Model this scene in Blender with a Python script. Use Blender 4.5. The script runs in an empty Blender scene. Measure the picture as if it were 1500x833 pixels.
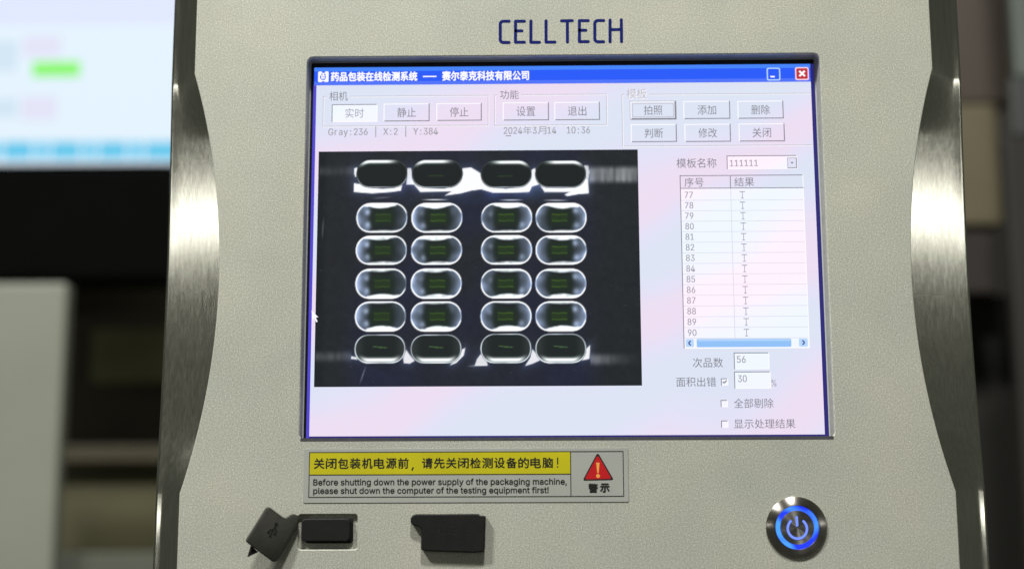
import bpy, bmesh, math, random
import numpy as np
from mathutils import Vector, Matrix

random.seed(7)
sc = bpy.context.scene
MM = 0.001

# ------------------------------------------------------------------ camera, world, lamps, exposure
HFOV = math.radians(40.0)
CAM = np.array([-13.5, -579.0, -114.3])            # mm; the front panel is the plane y = 0
PITCH, ROLLZ, YAW = math.radians(9.58), math.radians(0.82), math.radians(0.18)


def rot(a, b, c):
    ca, sa, cb, sb, cc, s_ = math.cos(a), math.sin(a), math.cos(b), math.sin(b), math.cos(c), math.sin(c)
    rx = np.array([[1, 0, 0], [0, ca, -sa], [0, sa, ca]])
    rz = np.array([[cb, -sb, 0], [sb, cb, 0], [0, 0, 1]])
    ry = np.array([[cc, 0, s_], [0, 1, 0], [-s_, 0, cc]])
    return rz @ rx @ ry


RM = rot(PITCH, ROLLZ, YAW)
FPX = 750.0 / math.tan(HFOV / 2)


def at(px, py, y=0.0):
    """point (x, z) in mm, on the plane at depth y, where a measured image point lies"""
    d = RM @ np.array([(px - 750.0) / FPX, 1.0, (416.5 - py) / FPX])
    t = (y - CAM[1]) / d[1]
    return CAM[0] + d[0] * t, CAM[2] + d[2] * t


cam_data = bpy.data.cameras.new('camera')
cam = bpy.data.objects.new('camera', cam_data)
sc.collection.objects.link(cam)
basis = Matrix(((RM[0][0], RM[0][2], -RM[0][1]), (RM[1][0], RM[1][2], -RM[1][1]), (RM[2][0], RM[2][2], -RM[2][1])))
cam.matrix_world = Matrix.Translation(Vector(CAM) * MM) @ basis.to_4x4()
cam_data.sensor_fit = 'HORIZONTAL'
cam_data.sensor_width = 36.0
cam_data.angle = HFOV
cam_data.clip_start = 0.01
cam_data.clip_end = 60.0
cam_data.dof.use_dof = True
cam_data.dof.focus_distance = 0.588
cam_data.dof.aperture_fstop = 5.0
sc.camera = cam

world = bpy.data.worlds.new('World')
sc.world = world
world.use_nodes = True
wbg = world.node_tree.nodes['Background']
wbg.inputs['Color'].default_value = (0.80, 0.84, 0.70, 1)
wbg.inputs['Strength'].default_value = 0.085

sc.view_settings.view_transform = 'Standard'
sc.view_settings.look = 'None'
sc.view_settings.exposure = 0.0
sc.view_settings.gamma = 1.0
sc.view_settings.use_curve_mapping = False
sc.cycles.use_denoising = True
sc.cycles.max_bounces = 6


def lamp(name, loc, target, sx, sy, watts, col):
    l = bpy.data.lights.new(name, 'AREA')
    l.shape = 'RECTANGLE'
    l.size, l.size_y, l.energy, l.color = sx, sy, watts, col
    o = bpy.data.objects.new(name, l)
    sc.collection.objects.link(o)
    o.location = loc
    o.rotation_euler = (Vector(target) - Vector(loc)).to_track_quat('-Z', 'Y').to_euler()
    return o


WARM = (1.0, 0.985, 0.95)
lamp('overhead_light', (-1.75, -1.45, 2.45), (0, 0, 0), 0.36, 0.28, 113, WARM)
lamp('overhead_light', (0.10, -1.45, 2.8), (0, 0, 0), 0.40, 0.22, 112, WARM)
lamp('overhead_light', (0.42, 0.30, 1.5), (0.62, 1.35, 0.1), 0.5, 0.3, 2.2, WARM)  # added fill light that brightens the cabinet behind the terminal, not a known fixture


def side_lamp(x0, az, el, dist, watts):
    """far hall lamp whose reflection runs along the steel cheek"""
    a, e = math.radians(az), math.radians(el)
    d = Vector((math.copysign(math.sin(a), x0) * math.cos(e), -math.cos(a) * math.cos(e), math.sin(e)))
    p = Vector((x0, 0.01, 0.012))
    lamp('hall_lamp', p + d * dist, p, 1.5, 0.10, watts, WARM)


side_lamp(0.165, 52, 3.4, 3.0, 4.0)
side_lamp(-0.165, 48, 3.4, 3.0, 4.0)


# ------------------------------------------------------------------ materials
def lin(r, g, b):
    f = lambda c: (c / 255 / 12.92) if c / 255 <= 0.04045 else ((c / 255 + 0.055) / 1.055) ** 2.4
    return (f(r), f(g), f(b), 1.0)


def new_mat(name):
    m = bpy.data.materials.new(name)
    m.use_nodes = True
    return m, m.node_tree.nodes, m.node_tree.links, m.node_tree.nodes['Principled BSDF']


def surface(name, col, rough=0.5, metal=0.0, vary=0.0, vscale=60.0, bump=0.0, bscale=800.0, spec=0.5, stretch=None):
    m, n, l, p = new_mat(name)
    p.inputs['Roughness'].default_value = rough
    p.inputs['Metallic'].default_value = metal
    p.inputs['Specular IOR Level'].default_value = spec
    p.inputs['Base Color'].default_value = col
    tc = n.new('ShaderNodeTexCoord')
    vec = tc.outputs['Object']
    if stretch:
        mp = n.new('ShaderNodeMapping')
        mp.inputs['Scale'].default_value = stretch
        l.new(vec, mp.inputs['Vector'])
        vec = mp.outputs['Vector']
    if vary:
        t = n.new('ShaderNodeTexNoise')
        t.inputs['Scale'].default_value = vscale
        t.inputs['Detail'].default_value = 4
        l.new(vec, t.inputs['Vector'])
        r = n.new('ShaderNodeMapRange')
        r.inputs['From Min'].default_value = 0.3
        r.inputs['From Max'].default_value = 0.7
        r.inputs['To Min'].default_value = 1 - vary
        r.inputs['To Max'].default_value = 1 + vary
        l.new(t.outputs['Fac'], r.inputs['Value'])
        x = n.new('ShaderNodeMix')
        x.data_type = 'RGBA'
        x.blend_type = 'MULTIPLY'
        x.inputs['Factor'].default_value = 1
        x.inputs[6].default_value = col
        l.new(r.outputs['Result'], x.inputs[7])
        l.new(x.outputs[2], p.inputs['Base Color'])
    if bump:
        t = n.new('ShaderNodeTexNoise')
        t.inputs['Scale'].default_value = bscale
        t.inputs['Detail'].default_value = 3
        l.new(vec, t.inputs['Vector'])
        b = n.new('ShaderNodeBump')
        b.inputs['Strength'].default_value = bump
        b.inputs['Distance'].default_value = 0.0004
        l.new(t.outputs['Fac'], b.inputs['Height'])
        l.new(b.outputs['Normal'], p.inputs['Normal'])
    return m


def panel_material():
    m, n, l, p = new_mat('bead_blasted_paint')
    tc = n.new('ShaderNodeTexCoord')
    fine = n.new('ShaderNodeTexNoise')
    fine.inputs['Scale'].default_value = 1900
    fine.inputs['Detail'].default_value = 3
    fine.inputs['Roughness'].default_value = 0.65
    l.new(tc.outputs['Object'], fine.inputs['Vector'])
    ramp = n.new('ShaderNodeValToRGB')
    e = ramp.color_ramp.elements
    e[0].position, e[0].color = 0.34, (0.32, 0.325, 0.278, 1)
    e[1].position, e[1].color = 0.68, (0.66, 0.668, 0.60, 1)
    mid = ramp.color_ramp.elements.new(0.5)
    mid.color = (0.43, 0.433, 0.376, 1)
    l.new(fine.outputs['Fac'], ramp.inputs['Fac'])
    broad = n.new('ShaderNodeTexNoise')
    broad.inputs['Scale'].default_value = 26
    broad.inputs['Detail'].default_value = 5
    l.new(tc.outputs['Object'], broad.inputs['Vector'])
    tint = n.new('ShaderNodeValToRGB')
    t = tint.color_ramp.elements
    t[0].position, t[0].color = 0.3, (0.93, 0.96, 0.93, 1)
    t[1].position, t[1].color = 0.7, (1.04, 1.02, 0.98, 1)
    l.new(broad.outputs['Fac'], tint.inputs['Fac'])
    mx = n.new('ShaderNodeMix')
    mx.data_type = 'RGBA'
    mx.blend_type = 'MULTIPLY'
    mx.inputs['Factor'].default_value = 1
    l.new(ramp.outputs['Color'], mx.inputs[6])
    l.new(tint.outputs['Color'], mx.inputs[7])
    l.new(mx.outputs[2], p.inputs['Base Color'])
    p.inputs['Metallic'].default_value = 0.25
    sm = n.new('ShaderNodeTexNoise')
    sm.inputs['Scale'].default_value = 14
    sm.inputs['Detail'].default_value = 7
    sm.inputs['Roughness'].default_value = 0.7
    l.new(tc.outputs['Object'], sm.inputs['Vector'])
    rr = n.new('ShaderNodeMapRange')
    rr.inputs['From Min'].default_value, rr.inputs['From Max'].default_value = 0.3, 0.7
    rr.inputs['To Min'].default_value, rr.inputs['To Max'].default_value = 0.44, 0.62
    l.new(sm.outputs['Fac'], rr.inputs['Value'])
    l.new(rr.outputs['Result'], p.inputs['Roughness'])
    b = n.new('ShaderNodeBump')
    b.inputs['Strength'].default_value = 0.04
    b.inputs['Distance'].default_value = 0.0002
    l.new(fine.outputs['Fac'], b.inputs['Height'])
    l.new(b.outputs['Normal'], p.inputs['Normal'])
    return m


def brushed_steel():
    m, n, l, p = new_mat('brushed_stainless_steel')
    tc = n.new('ShaderNodeTexCoord')
    mp = n.new('ShaderNodeMapping')
    mp.inputs['Scale'].default_value = (1.0, 1.0, 0.045)
    l.new(tc.outputs['Object'], mp.inputs['Vector'])
    t = n.new('ShaderNodeTexNoise')
    t.inputs['Scale'].default_value = 1500
    t.inputs['Detail'].default_value = 4
    l.new(mp.outputs['Vector'], t.inputs['Vector'])
    cr = n.new('ShaderNodeValToRGB')
    cr.color_ramp.elements[0].position, cr.color_ramp.elements[0].color = 0.3, (0.50, 0.495, 0.42, 1)
    cr.color_ramp.elements[1].position, cr.color_ramp.elements[1].color = 0.7, (0.62, 0.615, 0.53, 1)
    l.new(t.outputs['Fac'], cr.inputs['Fac'])
    l.new(cr.outputs['Color'], p.inputs['Base Color'])
    p.inputs['Metallic'].default_value = 1.0
    g = n.new('ShaderNodeTexNoise')
    g.inputs['Scale'].default_value = 900
    g.inputs['Detail'].default_value = 2
    mg = n.new('ShaderNodeMapping')
    mg.inputs['Scale'].default_value = (1.0, 1.0, 0.2)
    l.new(tc.outputs['Object'], mg.inputs['Vector'])
    l.new(mg.outputs['Vector'], g.inputs['Vector'])
    r = n.new('ShaderNodeMapRange')
    r.inputs['From Min'].default_value, r.inputs['From Max'].default_value = 0.3, 0.75
    r.inputs['To Min'].default_value, r.inputs['To Max'].default_value = 0.155, 0.195
    l.new(g.outputs['Fac'], r.inputs['Value'])
    l.new(r.outputs['Result'], p.inputs['Roughness'])
    b = n.new('ShaderNodeBump')
    b.inputs['Strength'].default_value = 0.03
    b.inputs['Distance'].default_value = 0.0001
    l.new(t.outputs['Fac'], b.inputs['Height'])
    l.new(b.outputs['Normal'], p.inputs['Normal'])
    return m


def glow(name, col, strength=1.0, tinted=False):
    """a lit piece of a display: matt dark glass that gives off its own colour"""
    m, n, l, p = new_mat(name)
    p.inputs['Base Color'].default_value = (0.005, 0.005, 0.006, 1)
    p.inputs['Roughness'].default_value = 0.5
    p.inputs['Specular IOR Level'].default_value = 0.1
    p.inputs['Emission Color'].default_value = col
    p.inputs['Emission Strength'].default_value = strength
    if tinted:                       # uneven pink and blue cast of the liquid-crystal panel
        geo = n.new('ShaderNodeNewGeometry')
        dot = n.new('ShaderNodeVectorMath')
        dot.operation = 'DOT_PRODUCT'
        dot.inputs[1].default_value = (5.83, 0.0, -17.1)
        l.new(geo.outputs['Position'], dot.inputs[0])
        t = n.new('ShaderNodeTexNoise')
        t.inputs['Scale'].default_value = 16
        t.inputs['Detail'].default_value = 1
        l.new(geo.outputs['Position'], t.inputs['Vector'])
        wob = n.new('ShaderNodeMath')
        wob.operation = 'MULTIPLY_ADD'
        wob.inputs[1].default_value = 0.8
        l.new(t.outputs['Fac'], wob.inputs[0])
        l.new(dot.outputs['Value'], wob.inputs[2])
        ph = n.new('ShaderNodeMath')
        ph.operation = 'MULTIPLY_ADD'
        ph.inputs[1].default_value = 2 * math.pi
        ph.inputs[2].default_value = 2 * math.pi * (3.2 - 0.4 + 0.05)
        l.new(wob.outputs[0], ph.inputs[0])
        co = n.new('ShaderNodeMath')
        co.operation = 'COSINE'
        l.new(ph.outputs[0], co.inputs[0])
        hf = n.new('ShaderNodeMath')
        hf.operation = 'MULTIPLY_ADD'
        hf.inputs[1].default_value = 0.5
        hf.inputs[2].default_value = 0.5
        l.new(co.outputs[0], hf.inputs[0])
        cr = n.new('ShaderNodeValToRGB')
        e = cr.color_ramp.elements
        e[0].position, e[0].color = 0.05, (0.92, 1.02, 1.05, 1)
        e[1].position, e[1].color = 0.95, (1.08, 0.96, 1.03, 1)
        k = e.new(0.5)
        k.color = (0.98, 0.99, 1.07, 1)
        l.new(hf.outputs[0], cr.inputs['Fac'])
        mx = n.new('ShaderNodeMix')
        mx.data_type = 'RGBA'
        mx.blend_type = 'MULTIPLY'
        mx.inputs['Factor'].default_value = 1
        mx.inputs[6].default_value = col
        l.new(cr.outputs['Color'], mx.inputs[7])
        l.new(mx.outputs[2], p.inputs['Emission Color'])
    return m


def picture_material(name):
    m, n, l, p = new_mat(name)
    a = n.new('ShaderNodeAttribute')
    a.attribute_name = 'picture'
    p.inputs['Base Color'].default_value = (0.005, 0.005, 0.006, 1)
    p.inputs['Roughness'].default_value = 0.5
    p.inputs['Specular IOR Level'].default_value = 0.1
    l.new(a.outputs['Color'], p.inputs['Emission Color'])
    p.inputs['Emission Strength'].default_value = 1.0
    return m


M = {}
M['panel'] = panel_material()
M['steel'] = brushed_steel()
M['dark_steel'] = surface('dull_steel_side', lin(150, 148, 130), 0.4, 1.0, 0.15, 90)
M['bezel'] = surface('grey_bezel', lin(150, 152, 142), 0.5, 0.0, 0.12, 300, 0.2, 900)
M['lip'] = surface('dark_lip', lin(70, 70, 76), 0.6, 0, 0.15, 300, spec=0.2)
M['gasket'] = surface('pale_gasket', lin(168, 172, 176), 0.4)
M['lcd_frame'] = surface('black_display_frame', lin(16, 18, 26), 0.35, 0, 0.2, 200)
M['navy'] = surface('navy_ink', lin(10, 26, 98), 0.6, 0, 0.12, 700, spec=0.1)
M['rubber'] = surface('black_rubber', lin(19, 19, 18), 0.6, 0, 0.18, 260, 0.15, 1200, 0.25)
M['rubber_open'] = surface('worn_black_rubber', lin(52, 52, 46), 0.5, 0, 0.25, 120, 0.15, 1200, 0.4)
M['emblem'] = surface('moulded_emblem', lin(18, 18, 17), 0.5)
M['label'] = surface('silver_sticker', lin(156, 158, 151), 0.42, 0.0, 0.04, 60)
M['yellow'] = surface('yellow_ink', lin(182, 174, 2), 0.5, 0, 0.06, 50)
M['ink'] = surface('black_ink', lin(18, 20, 14), 0.5)
M['red'] = surface('red_ink', lin(178, 22, 28), 0.4, 0, 0.06, 100)
M['orange'] = surface('amber_ink', lin(226, 158, 74), 0.45)
M['chrome'] = surface('polished_steel', (0.34, 0.32, 0.29, 1), 0.16, 1.0, 0.12, 300)
M['spun'] = surface('spun_steel', (0.50, 0.48, 0.47, 1), 0.22, 1.0, 0.2, 400)
M['led'] = glow('blue_led', lin(38, 92, 255), 1.5)
led = M['led']
_n, _l = led.node_tree.nodes, led.node_tree.links
_t = _n.new('ShaderNodeTexNoise')
_t.inputs['Scale'].default_value = 150
_t.inputs['Detail'].default_value = 0
_c = _n.new('ShaderNodeTexCoord')
_l.new(_c.outputs['Object'], _t.inputs['Vector'])
_r = _n.new('ShaderNodeValToRGB')
_r.color_ramp.elements[0].position, _r.color_ramp.elements[0].color = 0.42, lin(28, 52, 235)
_r.color_ramp.elements[1].position, _r.color_ramp.elements[1].color = 0.66, lin(66, 140, 255)
_l.new(_t.outputs['Fac'], _r.inputs['Fac'])
_l.new(_r.outputs['Color'], led.node_tree.nodes['Principled BSDF'].inputs['Emission Color'])
for _k in ('chrome', 'spun'):                          # turned on a lathe: fine circular grooves
    _n, _l = M[_k].node_tree.nodes, M[_k].node_tree.links
    _g = _n.new('ShaderNodeTangent')
    _g.direction_type, _g.axis = 'RADIAL', 'Y'
    _l.new(_g.outputs['Tangent'], _n['Principled BSDF'].inputs['Tangent'])
    _n['Principled BSDF'].inputs['Anisotropic'].default_value = 0.85
    _n['Principled BSDF'].inputs['Anisotropic Rotation'].default_value = 0.25
    _n['Principled BSDF'].inputs['Roughness'].default_value = 0.3
M['led_symbol'] = glow('pale_blue_led', lin(112, 140, 255), 1.3)
M['ui'] = glow('window_face', lin(229, 226, 239), 1.0, True)
M['ui_white'] = glow('field_white', lin(250, 246, 252), 1.0, True)
M['ui_light'] = glow('edge_white', lin(253, 252, 255), 1.02)
M['ui_dark'] = glow('edge_grey', lin(128, 124, 136))
M['ui_mid'] = glow('edge_pale_grey', lin(188, 184, 196))
M['ui_line'] = glow('grid_grey', lin(212, 212, 222))
M['ui_text'] = glow('text_grey', lin(128, 126, 136))
M['ui_text_pale'] = glow('text_pale_grey', lin(160, 158, 166))
M['ui_blue'] = glow('title_blue', lin(46, 94, 250))
M['ui_blue_top'] = glow('title_blue_pale', lin(72, 134, 252))
M['ui_blue_low'] = glow('title_blue_low', lin(84, 118, 250))
M['ui_navy'] = glow('border_navy', lin(44, 40, 118))
M['ui_violet'] = glow('border_violet', lin(84, 74, 205))
M['ui_sky'] = glow('scroll_blue', lin(146, 194, 248))
M['ui_sky_pale'] = glow('scroll_blue_pale', lin(184, 216, 252))
M['ui_arrow'] = glow('arrow_blue', lin(48, 72, 150))
M['ui_red'] = glow('close_red', lin(196, 56, 66))
M['ui_pinkwhite'] = glow('close_rim', lin(250, 214, 226))
M['picture'] = picture_material('camera_picture')


# ------------------------------------------------------------------ mesh helpers (mm in, metres out)
def link(name, mesh, parent=None):
    o = bpy.data.objects.new(name, mesh)
    sc.collection.objects.link(o)
    if parent:
        o.parent = parent
    return o


def empty(name, loc=(0, 0, 0), parent=None):
    o = bpy.data.objects.new(name, None)
    o.empty_display_size = 0.02
    sc.collection.objects.link(o)
    o.location = Vector(loc) * MM
    if parent:
        o.parent = parent
    return o


def tag(o, label=None, cat=None, group=None, kind=None):
    for k, v in (('label', label), ('category', cat), ('group', group), ('kind', kind)):
        if v:
            o[k] = v
    return o


_glyphs = {}
_fonts = {}


def bundled_font(name):
    """a typeface that ships with Blender itself; the built-in one when it is not there"""
    if name not in _fonts:
        try:
            import os
            p = os.path.join(bpy.utils.system_resource('DATAFILES', path='fonts'), name)
            _fonts[name] = bpy.data.fonts.load(p)
        except Exception:
            _fonts[name] = None
    return _fonts[name]


def mend_k(s, v, f):
    """the typeface's k fills badly: draw its stem, arm and leg anew"""
    root = list(range(len(v)))

    def find(i):
        while root[i] != i:
            root[i] = root[root[i]]
            i = root[i]
        return i
    for t in f:
        for i in t[1:]:
            root[find(i)] = find(t[0])
    isl = {}
    for i in range(len(v)):
        isl.setdefault(find(i), []).append(i)
    want = v[:, 0].min() + (s.index('k') + .5) / len(s) * (v[:, 0].max() - v[:, 0].min())
    cand = [(abs(v[q][:, 0].mean() - want), r) for r, q in isl.items() if len(q) == 15]
    if not cand:
        return v, f
    r = min(cand)[1]
    q = v[isl[r]]
    (x0, z0), (x1, z1) = q.min(0), q.max(0)
    f = [t for t in f if find(t[0]) != r]
    w, h = .075, z1 - z0
    n = len(v)
    m, xh = z0 + h * .30, z0 + h * .72
    add = [(x0, z0), (x0 + w, z0), (x0 + w, z1), (x0, z1),
           (x0 + w, m - .05), (x0 + w, m + .05), (x1 - .1, xh), (x1, xh),
           (x0 + w + .06, m + .06), (x0 + w + .12, m + .12), (x1, z0), (x1 - .1, z0)]
    keep = sorted({i for t in f for i in t})
    mp = {i: k for k, i in enumerate(keep)}
    v2 = np.vstack([v[keep], np.array(add)])
    n = len(keep)
    f2 = [tuple(mp[i] for i in t) for t in f] + [(n, n + 1, n + 2, n + 3), (n + 4, n + 7, n + 6, n + 5), (n + 8, n + 11, n + 10, n + 9)]
    return v2, f2


def glyph(s, face='Inter.woff2'):
    """outline of a piece of writing as flat triangles: (verts Nx2, faces)"""
    if (s, face) in _glyphs:
        return _glyphs[(s, face)]
    c = bpy.data.curves.new('writing', 'FONT')
    c.body = s
    c.size = 1.0
    c.resolution_u = 3
    ft = None if any(ord(k) > 0x2000 for k in s) else bundled_font(face)   # Chinese comes from the built-in stack
    if ft:
        c.font = ft
    o = bpy.data.objects.new('writing', c)
    sc.collection.objects.link(o)
    dg = bpy.context.evaluated_depsgraph_get()
    me = bpy.data.meshes.new_from_object(o.evaluated_get(dg))
    v = np.array([(p.co.x, p.co.y) for p in me.vertices]) if len(me.vertices) else np.zeros((0, 2))
    f = [tuple(p.vertices) for p in me.polygons]
    bpy.data.objects.remove(o)
    bpy.data.curves.remove(c)
    bpy.data.meshes.remove(me)
    if 'k' in s:
        v, f = mend_k(s, v, f)
    _glyphs[(s, face)] = (v, f)
    return v, f


class MB:
    """collects flat and solid pieces of ONE object"""

    def __init__(self):
        self.v, self.f, self.m, self.slots = [], [], [], []

    def slot(self, mat):
        if mat not in self.slots:
            self.slots.append(mat)
        return self.slots.index(mat)

    def add(self, verts, faces, mat):
        k, s = len(self.v), self.slot(mat)
        self.v += [tuple(float(c) for c in p) for p in verts]
        for f in faces:
            self.f.append(tuple(i + k for i in f))
            self.m.append(s)

    def rect(self, x0, z0, x1, z1, y, mat):
        a, b, c, d = min(x0, x1), max(x0, x1), min(z0, z1), max(z0, z1)
        self.add([(a, y, c), (b, y, c), (b, y, d), (a, y, d)], [(0, 1, 2, 3)], mat)

    def poly(self, pts, y, mat):
        self.add([(p[0], y, p[1]) for p in pts], [tuple(range(len(pts)))], mat)

    def stroke(self, pts, w, y, mat, caps=True, closed=False):
        """flat line of width w with round joints"""
        pts = [np.array(p, float) for p in pts]
        n = len(pts)
        dy = 0.0
        for i in range(n if closed else n - 1):
            p, q = pts[i], pts[(i + 1) % n]
            d = q - p
            L = np.linalg.norm(d)
            if L < 1e-9:
                continue
            t = np.array([-d[1], d[0]]) / L * w / 2
            c = [p + t, p - t, q - t, q + t]
            self.add([(k[0], y + dy, k[1]) for k in c], [(0, 1, 2, 3)], mat)
            dy -= 0.0015
        if caps:
            for p in pts:
                ring = [(p[0] + math.cos(a) * w / 2, y + dy, p[1] + math.sin(a) * w / 2) for a in
                        [2 * math.pi * k / 12 for k in range(12)]]
                self.add(ring, [tuple(range(12))], mat)
                dy -= 0.0015

    def text(self, s, box, y, mat, bold=0.0):
        """writing fitted into the box (x0, z0, x1, z1)"""
        v, f = glyph(s)
        lo, hi = v.min(0), v.max(0)
        x0, z0, x1, z1 = box
        k = np.array([(x1 - x0) / (hi[0] - lo[0]), (z1 - z0) / (hi[1] - lo[1])])
        p = (v - lo) * k + np.array([x0, z0])
        shifts = ((0, 0),) if not bold else ((-bold, 0), (bold, 0), (0, bold), (0, -bold))
        for i, (u, w) in enumerate(shifts):
            self.add([(a + u, y - 0.004 * i, b + w) for a, b in p], f, mat)

    def mono(self, s, box, y, mat):
        """writing with one cell for each character; Chinese ones take two"""
        wide = [2 if ord(c) > 0x2000 else 1 for c in s]
        x0, z0, x1, z1 = box
        cell = (x1 - x0) / sum(wide)
        F = 'Inter.woff2'
        ref = glyph('0', F)[0]
        zlo, h = ref[:, 1].min(), ref[:, 1].max() - ref[:, 1].min()
        k = (z1 - z0) / h
        kx = cell * 0.80 / (ref[:, 0].max() - ref[:, 0].min())
        i = 0
        for c, w in zip(s, wide):
            if c != ' ':
                v, f = glyph(c, F)
                cx = x0 + (i + w / 2) * cell
                gx = (v[:, 0].max() + v[:, 0].min()) / 2
                if w == 1:
                    for q, u in enumerate((-.055, .055)):
                        self.add([(cx + (a - gx) * kx + u, y - .004 * q, z0 + (b - zlo) * k) for a, b in v], f, mat)
                else:
                    lo, hi = v.min(0), v.max(0)
                    ux, uz = cell * 1.8 / (hi[0] - lo[0]), (z1 - z0) * 1.15 / (hi[1] - lo[1])
                    self.add([(cx + (a - gx) * ux, y, z0 - (z1 - z0) * .08 + (b - lo[1]) * uz) for a, b in v], f, mat)
            i += w

    def box(self, x0, x1, y0, y1, z0, z1, mat):
        p = [(x, y, z) for x in (x0, x1) for y in (y0, y1) for z in (z0, z1)]
        self.add(p, [(0, 1, 3, 2), (4, 6, 7, 5), (0, 4, 5, 1), (2, 3, 7, 6), (0, 2, 6, 4), (1, 5, 7, 3)], mat)

    def lathe(self, profile, cx, cz, mat, n=64, cap=True):
        """profile of (radius, y) turned about the line through (cx, cz) along y"""
        r = len(profile)
        vs = [(cx + p[0] * math.cos(2 * math.pi * k / n), p[1], cz + p[0] * math.sin(2 * math.pi * k / n))
              for k in range(n) for p in profile]
        fs = [(k * r + j, ((k + 1) % n) * r + j, ((k + 1) % n) * r + j + 1, k * r + j + 1)
              for k in range(n) for j in range(r - 1)]
        if cap:
            fs.append(tuple(k * r + r - 1 for k in range(n)))
        self.add(vs, fs, mat)

    def build(self, name, parent=None, smooth=False, bevel=0.0, segs=2):
        me = bpy.data.meshes.new(name)
        me.from_pydata([(a * MM, b * MM, c * MM) for a, b, c in self.v], [], self.f)
        for s in self.slots:
            me.materials.append(M[s])
        me.polygons.foreach_set('material_index', self.m)
        if bevel:
            bm = bmesh.new()
            bm.from_mesh(me)
            bmesh.ops.remove_doubles(bm, verts=bm.verts, dist=1e-6)
            bmesh.ops.recalc_face_normals(bm, faces=bm.faces)
            ed = [e for e in bm.edges if len(e.link_faces) == 2 and e.calc_face_angle(0) > math.radians(35)]
            bmesh.ops.bevel(bm, geom=ed, offset=bevel * MM, segments=segs, profile=0.5, affect='EDGES', clamp_overlap=True)
            bm.to_mesh(me)
            bm.free()
        if smooth:
            me.polygons.foreach_set('use_smooth', [True] * len(me.polygons))
            try:
                me.set_sharp_from_angle(angle=math.radians(40))
            except Exception:
                pass
        me.update()
        return link(name, me, parent)


def rrect(x0, z0, x1, z1, r, n=6):
    pts = []
    for cx, cz, a0 in ((x1 - r, z1 - r, 0), (x0 + r, z1 - r, 90), (x0 + r, z0 + r, 180), (x1 - r, z0 + r, 270)):
        for k in range(n + 1):
            a = math.radians(a0 + 90 * k / n)
            pts.append((cx + r * math.cos(a), cz + r * math.sin(a)))
    return pts


def sheet(name, loops, y_front, thick, bevel, mat, parent=None):
    """plate in the x-z plane with outline loops[0] and holes, its front face at y_front, edges rounded"""
    c = bpy.data.curves.new(name, 'CURVE')
    c.dimensions = '2D'
    c.fill_mode = 'BOTH'
    for lp in loops:
        s = c.splines.new('POLY')
        s.points.add(len(lp) - 1)
        for i, p in enumerate(lp):
            s.points[i].co = (p[0] * MM, p[1] * MM, 0, 1)
        s.use_cyclic_u = True
    c.bevel_depth = bevel * MM
    c.bevel_resolution = 2
    c.offset = -bevel * MM
    c.extrude = (thick / 2 - bevel) * MM
    o = bpy.data.objects.new(name, c)
    sc.collection.objects.link(o)
    dg = bpy.context.evaluated_depsgraph_get()
    me = bpy.data.meshes.new_from_object(o.evaluated_get(dg))
    bpy.data.objects.remove(o)
    bpy.data.curves.remove(c)
    me.transform(Matrix(((1, 0, 0, 0), (0, 0, -1, (y_front + thick / 2) * MM), (0, 1, 0, 0), (0, 0, 0, 1))))
    me.materials.clear()
    me.materials.append(M[mat])
    me.name = name
    bm = bmesh.new()
    bm.from_mesh(me)
    bmesh.ops.remove_doubles(bm, verts=bm.verts, dist=1e-7)
    bmesh.ops.recalc_face_normals(bm, faces=bm.faces)
    bm.to_mesh(me)
    bm.free()
    return link(name, me, parent)


# ------------------------------------------------------------------ the terminal: plate and steel wings
KX, KZT, KZB, SAG = 158.0, 75.9, -102.4, 13.3       # half width at the kinks, heights of the kinks, depth of the waist
ZTOP, ZBOT = 190.0, -215.0
ZC, HC = (KZT + KZB) / 2, (KZT - KZB) / 2
RAD = (HC * HC + SAG * SAG) / (2 * SAG)


def edge_x(z):
    """half width of the front plate at height z"""
    if z >= KZT or z <= KZB:
        return KX
    return KX - (math.sqrt(RAD * RAD - (z - ZC) ** 2) - (RAD - SAG))


terminal = tag(empty('inspection_terminal', (0, 0, 0)),
               'grey waisted control terminal with brushed steel sides and a lit touch screen', 'control panel')

zs = [ZBOT] + [KZB + (KZT - KZB) * k / 48 for k in range(49)] + [ZTOP]
outline = [(edge_x(z), z) for z in zs] + [(-edge_x(z), z) for z in reversed(zs)]
# screen opening
sx0, sz1 = at(450, 84)
sx1, _ = at(1201.5, 80)
sx0b, sz0 = at(438, 644)
sx1b, _ = at(1222, 642)
SX0, SX1, SZ0, SZ1 = (sx0 + sx0b) / 2, (sx1 + sx1b) / 2, sz0, sz1
# shallow milled recess round the open usb socket
rx0, rz1 = at(437, 753)
rx1, rz0 = at(523, 804)
plate = sheet('front_panel', [outline, rrect(SX0, SZ0, SX1, SZ1, 2.6), rrect(rx0, rz0, rx1, rz1, 1.2)], 0.0, 2.4, 0.4, 'panel', terminal)

DEPTH, HOLLOW, SLOPE = 11.5, 13.0, 0.30               # depth of the outer edge, of the hollow, slope towards the sides
xo_r, _ = at(1415, 200, DEPTH)
xo_l, _ = at(245, 240, DEPTH)
XO_R, XO_L = xo_r, -xo_l


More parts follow.
